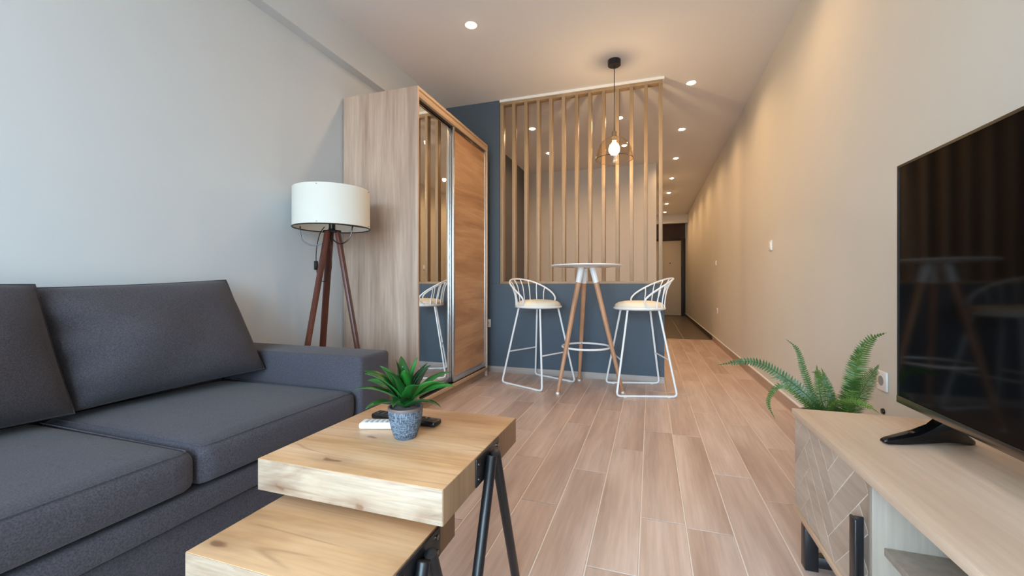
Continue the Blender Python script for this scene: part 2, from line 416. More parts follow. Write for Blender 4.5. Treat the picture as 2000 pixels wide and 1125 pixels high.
# ------------------------------------------------------------------ wardrobe
wd = thing('wardrobe', (-1.815, 3.14, 0), 'tall oak-look wardrobe with one mirrored and one wooden sliding door', 'wardrobe')
wx0, wx1, wy0, wy1, wh = -2.122, -1.505, 2.5, 3.79, 2.245
MB().box(wx0, wx1, wy0, wy0+.02, 0, wh).build('side_panel', M['wardrobe'], wd, bevel=.001)
MB().box(wx0, wx1, wy1-.02, wy1, 0, wh).build('side_panel', M['wardrobe'], wd, bevel=.001)
MB().box(wx0, wx1, wy0+.02, wy1-.02, wh-.022, wh).build('top_panel', M['wardrobe_h'], wd, bevel=.001)
MB().box(wx1-.03, wx1-.004, wy0+.02, wy1-.02, wh-.066, wh-.022).build('fascia', M['wardrobe_h'], wd, bevel=.001)
MB().box(wx0, wx1+.008, wy0+.02, wy1-.02, .062, .084).build('bottom_panel', M['wardrobe_h'], wd, bevel=.001)
MB().box(wx1-.04, wx1-.022, wy0+.02, wy1-.02, 0, .062).build('plinth', M['wardrobe_h'], wd, bevel=.001)
MB().box(wx0, wx0+.006, wy0+.02, wy1-.02, .084, wh-.022).build('back_panel', M['wardrobe'], wd)
MB().box(wx1-.10, wx1-.032, wy0+.02, wy1-.02, wh-.042, wh-.022).box(wx1-.034, wx1-.03, wy0+.02, wy1-.02, wh-.082, wh-.066).build('top_track', M['bronze'], wd)
MB().box(wx1-.09, wx1-.012, wy0+.02, wy1-.02, .084, .088).build('bottom_track', M['blackplastic'], wd)
def wdoor(name, y0, y1, xf, pmat, label):
    z0, z1 = .092, wh-.07
    d = MB().box(xf-.012, xf-.006, y0+.02, y1-.02, z0+.03, z1-.02).build(name, pmat, wd, smooth=False); tag(d, label)
    for a in (y0, y1-.024):
        MB().box(xf-.02, xf, a, a+.024, z0, z1).build('stile', M['alu'], d, bevel=.003)
    MB().box(xf-.019, xf-.002, y0+.024, y1-.024, z0, z0+.045).build('bottom_rail', M['alu'], d, bevel=.001)
    MB().box(xf-.019, xf-.002, y0+.024, y1-.024, z1-.025, z1).build('top_rail', M['chrome'], d, bevel=.001)
wdoor('mirror_door', wy0+.022, 3.09, wx1-.036, M['mirror'], 'mirrored sliding door with aluminium edges')
wdoor('wood_door', 3.07, wy1-.022, wx1-.012, M['wdoor'], 'warm oak sliding door with aluminium edges')

# ------------------------------------------------------------------ sofa
so = thing('sofa', (-1.66, .85, 0), 'charcoal grey fabric two-seat sofa against the left wall', 'sofa')
sy0, sy1 = -.28, 1.76; xf = -1.235; arm = .22
MB().box(-2.11, xf-.03, sy0+arm, sy1-arm, .03, .21).build('drawer_panel', M['sofa'], so, bevel=.012, seg=3)
MB().box(-2.11, xf-.004, sy0+arm, sy1-arm, .216, .288).build('front_rail', M['sofa'], so, bevel=.012, seg=3)
def cushion_box(x0, x1, y0, y1, z0, z1, r, crown):
    """rounded upholstered block with a crowned top"""
    mb = MB(); nx, ny, nz = 22, 26, 8
    bm = bmesh.new()
    cx_, cy_, cz_ = (x0+x1)/2, (y0+y1)/2, (z0+z1)/2; hx, hy, hz = (x1-x0)/2, (y1-y0)/2, (z1-z0)/2
    def shape(p):
        q = Vector((max(-hx+r, min(hx-r, p.x)), max(-hy+r, min(hy-r, p.y)), max(-hz+r, min(hz-r, p.z))))
        d = p-q
        if d.length > 1e-9: p = q+d.normalized()*r
        u, v = p.x/hx, p.y/hy
        if p.z > 0: p.z += crown*max(0, 1-u**4)*max(0, 1-v**4)*(p.z/hz)
        if p.x > 0: p.x += crown*.6*max(0, 1-v**4)*max(0, 1-(p.z/hz)**2)*(p.x/hx)
        return (cx_+p.x, cy_+p.y, cz_+p.z)
    def face(f, a, b_):
        mb.grid(lambda u, v: shape(f(u*2-1, v*2-1)), a, b_)
    for s_ in (-1, 1):
        face(lambda u, v: Vector((u*hx, v*hy, s_*hz)), nx, ny)
        face(lambda u, v: Vector((u*hx, s_*hy, v*hz)), nx, nz)
        face(lambda u, v: Vector((s_*hx, u*hy, v*hz)), ny, nz)
    return mb
ymid = .855
for a, b_ in ((sy0+arm+.002, ymid-.0005), (ymid+.0005, sy1-arm-.002)):
    c = cushion_box(-2.03, xf+.004, a, b_, .294, .414, .034, .014).build('seat_cushion', M['sofa'], so, merge=True)
    MB().tube(fillet([(-1.95, a+.02, .419), (xf-.008, a+.02, .412), (xf-.008, b_-.02, .412), (-1.95, b_-.02, .419)], .02), .0016, 6).build('seam', M['sofa'], c)
for a, b_ in ((sy0, sy0+arm), (sy1-arm, sy1)):
    MB().box(-2.115, -1.215, a+.002, b_-.002, .03, .565).build('armrest', M['sofa'], so, bevel=.018, seg=4)
MB().box(-2.12, -2.03, sy0+arm, sy1-arm, .03, .54).build('backrest', M['sofa'], so, bevel=.03, seg=4)
for x_ in (-2.06, -1.3):
    for y_ in (sy0+.08, sy1-.08):
        MB().lathe([(.02, 0), (.025, .03)], (x_, y_, 0), 12).build('foot', M['blackplastic'], so)
def pillow(name, BL, BR, TR, TL, thick, label, seed):
    BL, BR, TR, TL = map(Vector, (BL, BR, TR, TL)); rr = random.Random(seed)
    nrm = (BR-BL).cross(TL-BL).normalized()
    ph = [(rr.uniform(2, 5), rr.uniform(0, 6), rr.uniform(2, 5), rr.uniform(0, 6)) for _ in range(5)]
    cen = (BL+BR+TR+TL)/4
    mb = MB()
    for side in (1, -1):
        def fn(u, v, side=side):
            a, b_ = u*2-1, v*2-1
            pin = .03*(1-abs(b_)**2)*abs(a)**3*0
            # edges bow inwards a little so the corners read as points
            uu = .5+.5*a*(1-.012*(1-b_*b_)); vv = .5+.5*b_*(1-.022*(1-a*a))
            p = (BL*(1-uu)+BR*uu)*(1-vv)+(TL*(1-uu)+TR*uu)*vv
            t_ = thick*(max(0, 1-abs(a)**2.6)**.55)*(max(0, 1-abs(b_)**2.6)**.55)
            sag = .92+.16*(1-v)
            w = sum(math.sin(q[0]*a+q[1])*math.sin(q[2]*b_+q[3]) for q in ph)*.009*(1-a*a)*(1-b_*b_)
            cr = .012*math.sin(22*v+6*u+seed)*max(0, (.35-u)/.35)*(1-b_*b_)*(1 if u > 0.01 else 0)
            return p+nrm*side*(t_*sag+w+cr*side)
        mb.grid(fn, 40, 34)
    o = mb.build(name, M['pillow'], origin=tuple((BL+BR)/2), merge=True)
    edge = []
    for k in range(24): edge.append((k/24, 0))
    for k in range(24): edge.append((1, k/24))
    for k in range(24): edge.append((1-k/24, 1))
    for k in range(24): edge.append((0, 1-k/24))
    pts = []
    for u, v in edge:
        a, b_ = u*2-1, v*2-1
        uu = .5+.5*a*(1-.012*(1-b_*b_)); vv = .5+.5*b_*(1-.022*(1-a*a))
        pts.append((BL*(1-uu)+BR*uu)*(1-vv)+(TL*(1-uu)+TR*uu)*vv)
    MB().tube(pts, .003, 6, True).build('piping', M['piping'], o)
    return tag(o, label, 'cushion', 'large back cushions on the sofa')
pillow('back_cushion', (-1.875, .885, .452), (-1.755, 1.525, .483), (-2.02, 1.535, .908), (-2.035, .835, .872), .118,
       'charcoal back cushion leaning at the sofa end next to the tripod lamp', 3)
pillow('back_cushion', (-1.86, .12, .46), (-1.85, .875, .45), (-1.99, .838, .885), (-2.03, .12, .895), .11,
       'charcoal back cushion cut off by the left edge of the photo', 5)

# ------------------------------------------------------------------ coffee tables
def block_table(name, x0, x1, y0, y1, z1, th, yl, zl, label):
    t_ = thing(name, ((x0+x1)/2, (y0+y1)/2, 0), label, 'coffee table')
    top = MB().box(x0, x1, y0, y1, z1-th, z1).build('table_top', M['oak'], t_, bevel=.0012)
    MB().box(x0+.0005, x1-.0005, y0-.0012, y0+.004, z1-th+.001, z1-.001).build('front_edge', M['oakfront'], top, bevel=.0005)
    for xa in (x0-.0012, x1-.004): MB().box(xa, xa+.0052, y0+.0005, y1-.0005, z1-th+.001, z1-.001).build('side_edge', M['oakside'], top, bevel=.0005)
    for s_, xe in ((1, x1+.001), (-1, x0-.001)):
        yc = yl
        pl = MB().box(min(xe, xe+s_*.004), max(xe, xe+s_*.004), yc-.08, yc+.08, z1-th+.004, z1-.004).build('bracket_plate', M['black'], t_, bevel=.001)
        for dy in (-.066, .066):
            for dz in (.02, th-.02):
                MB().tube([(xe+s_*.003, yc+dy, z1-dz), (xe+s_*.0065, yc+dy, z1-dz)], .0055, 10).build('screw', M['chrome'], pl)
        for d_ in (-1, 1):
            MB().tube([(xe+s_*.018, yc+d_*.012, z1-.018), (xe+s_*.018, yc+d_*(zl), 0)], .0135, 14).build('leg', M['black'], t_, bevel=.002)
    return t_
block_table('coffee_table', -.912, -.408, .775, 1.268, .46, .077, 1.022, .185, 'higher oak block coffee table carrying the small potted plant')
block_table('coffee_table', -.864, -.440, .575, .895, .362, .072, .735, .14, 'lower oak block nesting table pushed partly under the higher one')

# ------------------------------------------------------------------ pot plant on the coffee table
pc = Vector((-.648, 1.012, .46))
pp = thing('potted_plant', pc, 'small green leafy plant in a scratched blue-grey pot on the coffee table', 'potted plant')
MB().lathe([(.001, .0), (.028, 0), (.031, .003), (.040, .03), (.045, .055), (.0475, .078), (.0475, .084), (.042, .084), (.041, .074), (.001, .074)], pc, 40).build('pot', M['pot'], pp)
MB().lathe([(.0478, .079), (.049, .083), (.0478, .0875), (.0435, .0875), (.042, .083), (.0435, .079)], pc, 40, True).build('rim', M['potrim'], pp)
mb = MB().lathe([(.001, .070), (.041, .070), (.039, .079), (.02, .083), (.001, .084)], pc, 24); mb.build('soil', M['soil'], pp)
def leaf(base, az, elev, L, w, droop, twist=0):
    mb = MB(); n = 12; pts = []
    d = Vector((math.cos(az), math.sin(az), 0)); side = Vector((-math.sin(az), math.cos(az), 0))
    p = Vector(base); e_ = elev
    for i in range(n+1):
        t_ = i/n; pts.append((p.copy(), e_)); e_ -= droop/n*(.4+1.5*t_)
        p = p + (d*math.cos(e_)+Vector((0,0,1))*math.sin(e_))*L/n
    def fn(u, v):
        i = min(n, int(round(u*n))); q, e2 = pts[i]; t_ = i/n
        ww = w*(.32+.68*math.sin(math.pi*min(1, t_*1.25+.12))**.8 if t_ < .55 else w/w*max(.0, (1-t_)/.45)**.75*1.0)
        nrm = Vector((0,0,1))*math.cos(e2)-d*math.sin(e2); s_ = (v*2-1)
        tw = twist*t_
        sd = side*math.cos(tw)+nrm*math.sin(tw)
        return q + sd*s_*ww/2 + nrm*(abs(s_)**1.5*ww*.22)
    mb.grid(fn, n, 4)
    return mb
def add_leaf(mb, parent, m=M['leaf']):
    o = mb.build('leaf', m, parent); md = o.modifiers.new('th', 'SOLIDIFY'); md.thickness = .0008; return o
specs = []
r2 = random.Random(12)
for k in range(9):  specs.append((2*math.pi*k/9+.3, R(36+r2.uniform(-8, 10)), .135+r2.uniform(-.01, .015), .034, R(40)))
for k in range(8):  specs.append((2*math.pi*k/8+.75, R(58+r2.uniform(-6, 6)), .148+r2.uniform(-.012, .015), .038, R(38)))
for k in range(6):  specs.append((2*math.pi*k/6+.1, R(70+r2.uniform(-6, 6)),   .135+r2.uniform(-.01, .015), .038, R(26)))
for k in range(3):  specs.append((2*math.pi*k/3+.9, R(82), .125, .026, R(10)))
for az, el, L_, w_, dr_ in specs:
    b0 = pc+Vector((math.cos(az)*.006, math.sin(az)*.006, .08+r2.uniform(0, .02)))
    add_leaf(leaf(b0, az+r2.uniform(-.15, .15), el, L_, w_, dr_, r2.uniform(-.5, .5)), pp)

# ------------------------------------------------------------------ remotes
def remote(name, c, az, L_, w_, h_, m, bm_, rows, cols, label):
    c = Vector(c); o = thing(name, c, label, 'remote control')
    o.rotation_euler.z = az
    ORG[o.name] = Vector((0,0,0))
    MB().box(-L_/2, L_/2, -w_/2, w_/2, 0, h_).build('case', m, o, bevel=.006, seg=3)
    b0 = None
    for i in range(rows):
        for j in range(cols):
            x_ = -L_/2+.02+(L_-.06)*i/(rows-1); y_ = (-.5+(j+.5)/cols)*w_*.75
            if b0 is None: b0 = MB().box(-.004, .004, -.0035, .0035, 0, .002).build('button', bm_, o, bevel=.0008, seg=1)
            if (i, j) == (0, 0): b0.location = (x_, y_, h_-.0004)
            else:
                b = b0.copy(); COL.objects.link(b); b.location = (x_, y_, h_-.0004)
    return o
remote('remote_control', (-.755, 1.062, .4605), R(18), .135, .046, .018, M['plastic'], M['button'], 6, 3, 'short white remote control beside the plant pot')
remote('remote_control', (-.722, 1.128, .4605), R(-4), .235, .044, .017, M['blackplastic'], M['darkbutton'], 10, 3, 'long black remote control lying behind the plant pot')

# ------------------------------------------------------------------ tripod floor lamp
lc = Vector((-1.868, 2.10, 0))
lt = thing('floor_lamp', lc, 'dark walnut tripod floor lamp with white drum shade by the wardrobe', 'floor lamp')
sh = MB().lathe([(.222, 1.232), (.222, 1.468), (.2195, 1.468), (.2195, 1.232)], lc, 56, True).build('lamp_shade', M['shade'], lt)
MB().tube([lc+Vector((.2215*math.cos(a), .2215*math.sin(a), 1.233)) for a in [2*math.pi*k/56 for k in range(56)]], .004, 6, True).build('shade_ring', M['bronze'], sh)
for a in (R(-70), R(20), R(110), R(200)):
    for z_ in (1.245, 1.458):
        p = lc+Vector((.222*math.cos(a), .222*math.sin(a), z_)); q = lc+Vector((.2255*math.cos(a), .2255*math.sin(a), z_))
        MB().tube([p, q], .003, 8).build('rivet', M['chrome'], sh)
for a in (R(20), R(140), R(260)):
    MB().tube([lc+Vector((.02*math.cos(a), .02*math.sin(a), 1.262)), lc+Vector((.22*math.cos(a), .22*math.sin(a), 1.235))], .0028, 6).build('shade_spoke', M['bronze'], lt)
MB().box(lc.x-.045, lc.x+.045, lc.y-.03, lc.y+.03, 1.205, 1.222).build('leg_mount', M['blackplastic'], lt, bevel=.003)
MB().lathe([(.017, 1.222), (.019, 1.225), (.019, 1.285), (.013, 1.29)], lc, 20).build('bulb_holder', M['blackplastic'], lt)
MB().lathe([(.012, 1.29), (.016, 1.31), (.03, 1.345), (.028, 1.37), (.01, 1.385)], lc, 20).build('bulb', M['plastic'], lt)
for ang, r0 in ((R(252), .03), (R(14), .035), (R(152), .03)):
    d = Vector((math.cos(ang), math.sin(ang), 0))
    MB().bar(lc+d*r0+Vector((0,0,1.212)), lc+d*.25+Vector((0,0,0)), .040, .022, .034, .02, up=d).build('leg', M['walnut'], lt, bevel=.003)
Lp = lambda *ps: catmull([lc+Vector(p) for p in ps], 8)
MB().tube(Lp((-.15,-.10,1.24), (-.14,-.095,1.16), (-.09,-.06,1.125), (-.035,-.03,1.15), (-.02,-.02,1.2)), .0035, 6).build('cord', M['blackplastic'], lt)
MB().tube(Lp((.17,-.02,1.24), (.155,-.03,1.165), (.10,-.04,1.13), (.035,-.03,1.16), (.02,-.02,1.2)), .0035, 6).build('cord', M['blackplastic'], lt)
cd = MB().tube(Lp((-.03,-.03,1.24), (-.055,-.045,1.19), (-.075,-.05,1.08), (-.07,-.05,.97), (-.05,-.05,.915), (0,-.045,.91), (.03,-.04,.98), (.025,-.035,1.08), (.005,-.03,1.19)), .0025, 6).build('cord', M['blackplastic'], lt)
MB().box(lc.x-.083, lc.x-.063, lc.y-.062, lc.y-.044, .975, 1.03).build('switch', M['blackplastic'], cd, bevel=.004)

# ------------------------------------------------------------------ bar table
bc = Vector((-.516, 3.552, 0))
bt = thing('bar_table', bc, 'tall round white-topped bar table on three splayed beech legs', 'table')
MB().lathe([(.05, 1.037), (.285, 1.037), (.297, 1.044), (.295, 1.052), (.001, 1.053)], bc, 64).build('table_top', M['white'], bt)
MB().lathe([(.10, 1.028), (.11, 1.036), (.001, 1.037)], bc, 32).build('mount_plate', M['whitemetal'], bt)
for a in (R(231), R(350), R(110)):
    d = Vector((math.cos(a), math.sin(a), 0))
    P = lambda z_: bc+d*(.055+(.31-.055)*(1.03-z_)/1.03)+Vector((0,0,z_))
    lg = MB().tube([P(.9), P(.45), P(.018)], [.0225, .019, .0135], 18).build('leg', M['beech'], bt)
    MB().tube([P(1.03), P(.9)], [.026, .0235], 18).build('sleeve', M['whitemetal'], lg)
    MB().tube([P(.018), P(0.0)], [.0145, .0145], 14).build('foot_cap', M['plastic'], lg)
    q = P(.362); MB().tube([q-d*.004+Vector((0,0,0)), q-d*.038], .004, 8).build('bolt', M['black'], lg)
MB().tube([bc+Vector((.2*math.cos(k*math.pi/32), .2*math.sin(k*math.pi/32), .362)) for k in range(64)], .0085, 10, True).build('foot_ring', M['whitemetal'], bt)

# ------------------------------------------------------------------ bar stools (faces +x locally)
st = thing('bar_stool', (0,0,0), 'white wire-back bar stool next to the wardrobe', 'stool', 'white wire bar stools')
MB().lathe([(.001, .676), (.19, .676), (.209, .683), (.212, .692), (.206, .699), (.001, .700)], n=56).build('seat_frame', M['whitemetal'], st)
MB().lathe([(.001, .699), (.196, .699), (.200, .707), (.194, .722), (.17, .738), (.12, .748), (.06, .752), (.001, .753)], n=56).build('seat_cushion', M['cream'], st)
for s_ in (-1, 1):
    pts = fillet([(.125, s_*.125, .68), (.235, s_*.228, .0095), (-.235, s_*.228, .0095), (-.125, s_*.125, .68)], .035, 6)
    sd = MB().tube(pts, .0085, 10).build('sled_leg', M['whitemetal'], st)
    for x_ in (.17, -.17):
        MB().box(x_-.012, x_+.012, s_*.228-.007, s_*.228+.007, 0, .006).build('glide', M['plastic'], sd, bevel=.001)
for s_ in (-1, 1):
    k = (.68-.285)/.6705; x_ = s_*(.125+.11*k); y_ = .125+.103*k
    MB().tube([(x_, -y_, .285), (x_, y_, .285)], .0065, 8).build('footrest', M['whitemetal'], st)
half = [(0, .268, .938), (24, .266, .928), (46, .257, .898), (66, .245, .855), (83, .234, .808), (93, .224, .764), (92, .213, .724), (82, .204, .697)]
full = [(-a, r, z_) for a, r, z_ in half[:0:-1]] + half
pol = lambda a, r, z_: Vector((-r*math.cos(R(a)), r*math.sin(R(a)), z_))
rail = catmull([pol(*p) for p in full], 6)
MB().tube(rail, .0075, 10).build('back_rail', M['whitemetal'], st)
def rail_at(a):
    a_ = abs(a)
    for (a0, r0, z0), (a1, r1, z1) in zip(half, half[1:]):
        if a0 <= a_ <= a1:
            t_ = (a_-a0)/(a1-a0); return r0+(r1-r0)*t_, z0+(z1-z0)*t_
for a in (-63, -45, -27, -9, 9, 27, 45, 63):
    r, z_ = rail_at(a)
    MB().tube(catmull([pol(a*1.0, .203, .694), pol(a*.99, .206, .76), pol(a*.98, .225, .70+(z_-.70)*.68), pol(a, r, z_)], 5), .0045, 8).build('back_wire', M['whitemetal'], st)
st2 = copy_tree(st)
st.location = (-.955, 3.640, 0); st.rotation_euler.z = R(-26)
st2.location = (-.088, 3.655, 0); st2.rotation_euler.z = R(196)
tag(st2, 'white wire-back bar stool at the open end of the half wall, beside the hallway')

# ------------------------------------------------------------------ pendant lamp
pl = thing('pendant_lamp', (-.285, 3.57, 1.92), 'black-corded pendant lamp with clear smoky dome glass above the bar table', 'pendant lamp')
q = Vector((-.285, 3.57, 0))
MB().lathe([(.05, 2.71), (.052, 2.712), (.052, 2.754), (.001, 2.754)], q, 40).build('canopy', M['black'], pl, bevel=0)
MB().tube([q+Vector((0,0,2.71)), q+Vector((0,0,2.155))], .0032, 8).build('cord', M['black'], pl)
MB().lathe([(.006, 2.165), (.02, 2.16), (.021, 2.10), (.018, 2.085), (.001, 2.085)], q, 24).build('lamp_holder', mat('smoked_holder', srgb(120, 100, 78), .4), pl)
dome = []
for k in range(15):
    a = R(90)*k/14; dome.append((.153*math.sin(a)**.92 if k else .018, 1.93+.19*math.cos(a)))
gl = MB().lathe(dome + [(r-.0025, z_-.0005) for r, z_ in dome[::-1]], q, 56, True).build('glass_dome', M['domeglass'], pl)
MB().tube([q+Vector((.152*math.cos(k*math.pi/28), .152*math.sin(k*math.pi/28), 1.93)) for k in range(56)], .0022, 6, True).build('rim', M['bronze'], gl)
MB().lathe([(.012, 2.085), (.018, 2.07), (.036, 2.05), (.046, 2.02), (.044, 1.995), (.03, 1.972), (.001, 1.965)], q, 24).build('bulb', M['bulb'], pl)
ld = bpy.data.lights.new('bulb_light', 'POINT'); ld.energy = PEND_W; ld.color = (1, .78, .48); ld.shadow_soft_size = .012
lo = bpy.data.objects.new('bulb_light', ld); COL.objects.link(lo); lo.parent = pl; lo.location = (0, 0, .09)

# ------------------------------------------------------------------ recessed spots
ORDN = ['nearest', 'second', 'third', 'fourth', 'fifth', 'sixth', 'seventh']
def spot(x_, y_, label, group):
    o = thing('downlight', (x_, y_, H), label, 'downlight', group)
    MB().lathe([(.034, -.001), (.044, -.003), (.045, 0), (.034, .0)], (x_, y_, H), 28, True).build('trim_ring', M['white'], o)
    MB().lathe([(.001, -.013), (.014, -.0115), (.024, -.007), (.030, -.001), (.001, -.0005)], (x_, y_, H), 24).build('lens', M['lens'], o)
    ld = bpy.data.lights.new('spot_beam', 'SPOT'); ld.energy = DOWN_W; ld.color = (1, .62, .31); ld.spot_size = R(166); ld.spot_blend = .7; ld.shadow_soft_size = .03
    l = bpy.data.objects.new('spot_beam', ld); COL.objects.link(l); l.parent = o; l.location = (0, 0, -.022)
    return o
for k, y_ in enumerate((4.19, 5.41, 6.62, 7.84, 9.07, 10.28, 11.45)):
    spot(.36, y_, ORDN[k]+' recessed ceiling spot in the hallway row counting away from the slatted screen' if k else 'nearest recessed ceiling spot of the hallway row, beside the slatted screen', 'hallway ceiling spots')
spot(-1.225, 2.76, 'recessed ceiling spot above the front of the wardrobe', 'living room ceiling spots')
spot(.36, 2.76, 'unseen recessed ceiling spot added above the passage before the hallway row', 'living room ceiling spots')  # added out of view to continue the hallway row, kept for its light
spot(-1.343, 4.825, 'recessed ceiling spot seen through the left part of the slatted screen', 'ceiling spots behind the screen')
spot(-.327, 4.82, 'recessed ceiling spot seen just above the pendant lamp through the screen', 'ceiling spots behind the screen')
spot(-1.368, 5.795, 'small farther recessed ceiling spot half hidden by a slat, left part of screen', 'ceiling spots behind the screen')
spot(-.33, 5.795, 'farther recessed ceiling spot hidden behind the pendant glass', 'ceiling spots behind the screen')

# ------------------------------------------------------------------ tv unit
tx0, tx1, ty0, ty1, tz = .445, .845, .06, 1.59, .48
tv = thing('tv_stand', ((tx0+tx1)/2, (ty0+ty1)/2, 0), 'light oak TV stand with a chevron door and black metal legs', 'tv stand')
MB().box(tx0-.004, tx1, ty0, ty1, tz-.02, tz).build('top_panel', M['tvtop'], tv, bevel=.001)
MB().box(tx0, tx1, ty0, ty1, .15, .166).build('bottom_panel', M['tvtop'], tv, bevel=.001)
for a in (ty0, ty1-.016): MB().box(tx0+.02, tx1, a, a+.016, .166, tz-.02).build('side_panel', M['tvbody'], tv, bevel=.001)
MB().box(tx1-.006, tx1, ty0+.016, ty1-.016, .166, tz-.02).build('back_panel', M['tvbody'], tv)
YA, YBB = 1.085, .565
for yy in (YA, YBB): MB().box(tx0-.001, tx1-.006, yy-.010, yy+.010, .166, tz-.02).build('divider', M['tvbody'], tv, bevel=.004, seg=2)
MB().box(tx0+.02, tx1-.006, YBB+.010, YA-.010, .318, .334).build('shelf', M['tvbody'], tv, bevel=.001)
def clip(poly, axis, val, keep_less):
    out = []
    for i in range(len(poly)):
        a, b_ = poly[i], poly[(i+1) % len(poly)]
        ina = (a[axis] <= val) == keep_less or a[axis] == val; inb = (b_[axis] <= val) == keep_less or b_[axis] == val
        if ina: out.append(a)
        if ina != inb:
            t_ = (val-a[axis])/(b_[axis]-a[axis]); out.append((a[0]+(b_[0]-a[0])*t_, a[1]+(b_[1]-a[1])*t_))
    return out
def chevron_door(y0, y1, hy):
    z0, z1 = .168, tz-.022
    d = MB().box(tx0+.006, tx0+.02, y0, y1, z0, z1).build('door', M['joint'], tv, bevel=.001)
    w_ = .062; L_ = w_*4; s2 = math.sqrt(.5); gap = .0016
    # herringbone lattice in rotated (p,q) coordinates, clipped to the door
    for i in range(-14, 15):
        for j in range(-6, 7):
            for kind in (0, 1):
                bx = i*w_ + j*L_*1.0; by = i*w_ - j*L_*1.0
                r_ = (bx, by, bx+L_, by+w_) if kind == 0 else (bx+L_, by+w_-L_, bx+L_+w_, by+w_)
                a0, b0, a1, b1 = r_[0]+gap, r_[1]+gap, r_[2]-gap, r_[3]-gap
                pts = [((a-b_)*s2+(y0+y1)/2-.02, (a+b_)*s2+.3) for a, b_ in ((a0,b0),(a1,b0),(a1,b1),(a0,b1))]
                for ax, v_, kl in ((0, y1-.001, True), (0, y0+.001, False), (1, z1-.001, True), (1, z0+.001, False)):
                    if pts: pts = clip(pts, ax, v_, kl)
                if len(pts) < 3: continue
                ar = abs(sum(pts[k][0]*pts[(k+1) % len(pts)][1]-pts[(k+1) % len(pts)][0]*pts[k][1] for k in range(len(pts))))/2
                if ar < 4e-5: continue
                MB().prism(pts, 'x', tx0+.0048, tx0+.0065).build('plank', M['plank'], d, smooth=False)
    MB().box(tx0-.022, tx0-.016, hy-.014, hy+.014, .205, .372).box(tx0-.018, tx0+.004, hy+.008, hy+.014, .21, .37).build('handle', M['black'], d, bevel=.002)
chevron_door(YA+.012, ty1-.001, 1.112)
chevron_door(ty0+.001, YBB-.012, .52)
for yy in (ty1-.06, ty0+.06):
    for xx in (tx0+.028, tx1-.03):
        MB().box(xx-.018, xx+.018, yy-.018, yy+.018, .0, .15).build('leg', M['black'], tv, bevel=.002)
    MB().box(tx0+.046, tx1-.048, yy-.016, yy+.016, .012, .045).build('stretcher', M['black'], tv, bevel=.002)
# television
te = thing('television', (.67, .88, tz), 'large black flat-screen television on the oak TV stand', 'television')
tvx, ya, yb, za, zb = .65, .325, 1.435, .56, 1.213
MB().box(tvx+.004, tvx+.03, ya, yb, za, zb).build('back_shell', M['blackplastic'], te, bevel=.004)
MB().box(tvx+.03, tvx+.065, ya+.15, yb-.15, za+.02, zb-.25).build('electronics_box', M['blackplastic'], te, bevel=.01)
sn = MB().box(tvx+.0015, tvx+.004, ya+.007, yb-.007, za+.020, zb-.007).build('screen', M['screen'], te, smooth=False)
MB().box(tvx, tvx+.004, ya, yb, zb-.007, zb).box(tvx, tvx+.004, ya, ya+.007, za, zb-.007).box(tvx, tvx+.004, yb-.007, yb, za, zb-.007).build('bezel', M['blackplastic'], te, smooth=False)
MB().box(tvx-.002, tvx+.004, ya, yb, za, za+.020).build('bottom_strip', M['chrome'], te, bevel=.0015)
for y_, s_ in ((1.309, 1), (.45, -1)):
    o_ = Vector((.562, y_, tz+.0005)); d = Vector((.198, s_*.062, 0)); Lf = d.length; d.normalize(); sd = Vector((-d.y, d.x, 0))
    # arm rising from the tip to the TV's underside, then down to the rear pad; (distance, bottom, top, half width)
    sec = [(0, .003, .010, .007), (.008, 0, .014, .010), (.04, 0, .022, .013), (.08, .003, .032, .016), (.12, .006, .046, .018), (.145, .008, .066, .019), (.153, .008, .11, .019), (.178, .006, .11, .019), (.186, .004, .05, .017), (.21, 0, .022, .014), (.225, 0, .012, .010)]
    mb = MB()
    for k, (q_, b0, b1, hw) in enumerate(sec):
        c_ = o_+d*q_
        for sx, zz in ((-1, b0), (1, b0), (1, b0+(b1-b0)*.7), (.6, b1), (-.6, b1), (-1, b0+(b1-b0)*.7)): mb.v.append(tuple(c_+sd*sx*hw+Vector((0, 0, zz))))
    for k in range(len(sec)-1):
        for j in range(6): mb.f.append((k*6+j, k*6+(j+1) % 6, k*6+6+(j+1) % 6, k*6+6+j))
    mb.f.append(tuple(range(6))); mb.f.append(tuple(range(len(mb.v)-6, len(mb.v))))
    mb.build('foot', M['blackgloss'], te, bevel=.0015)

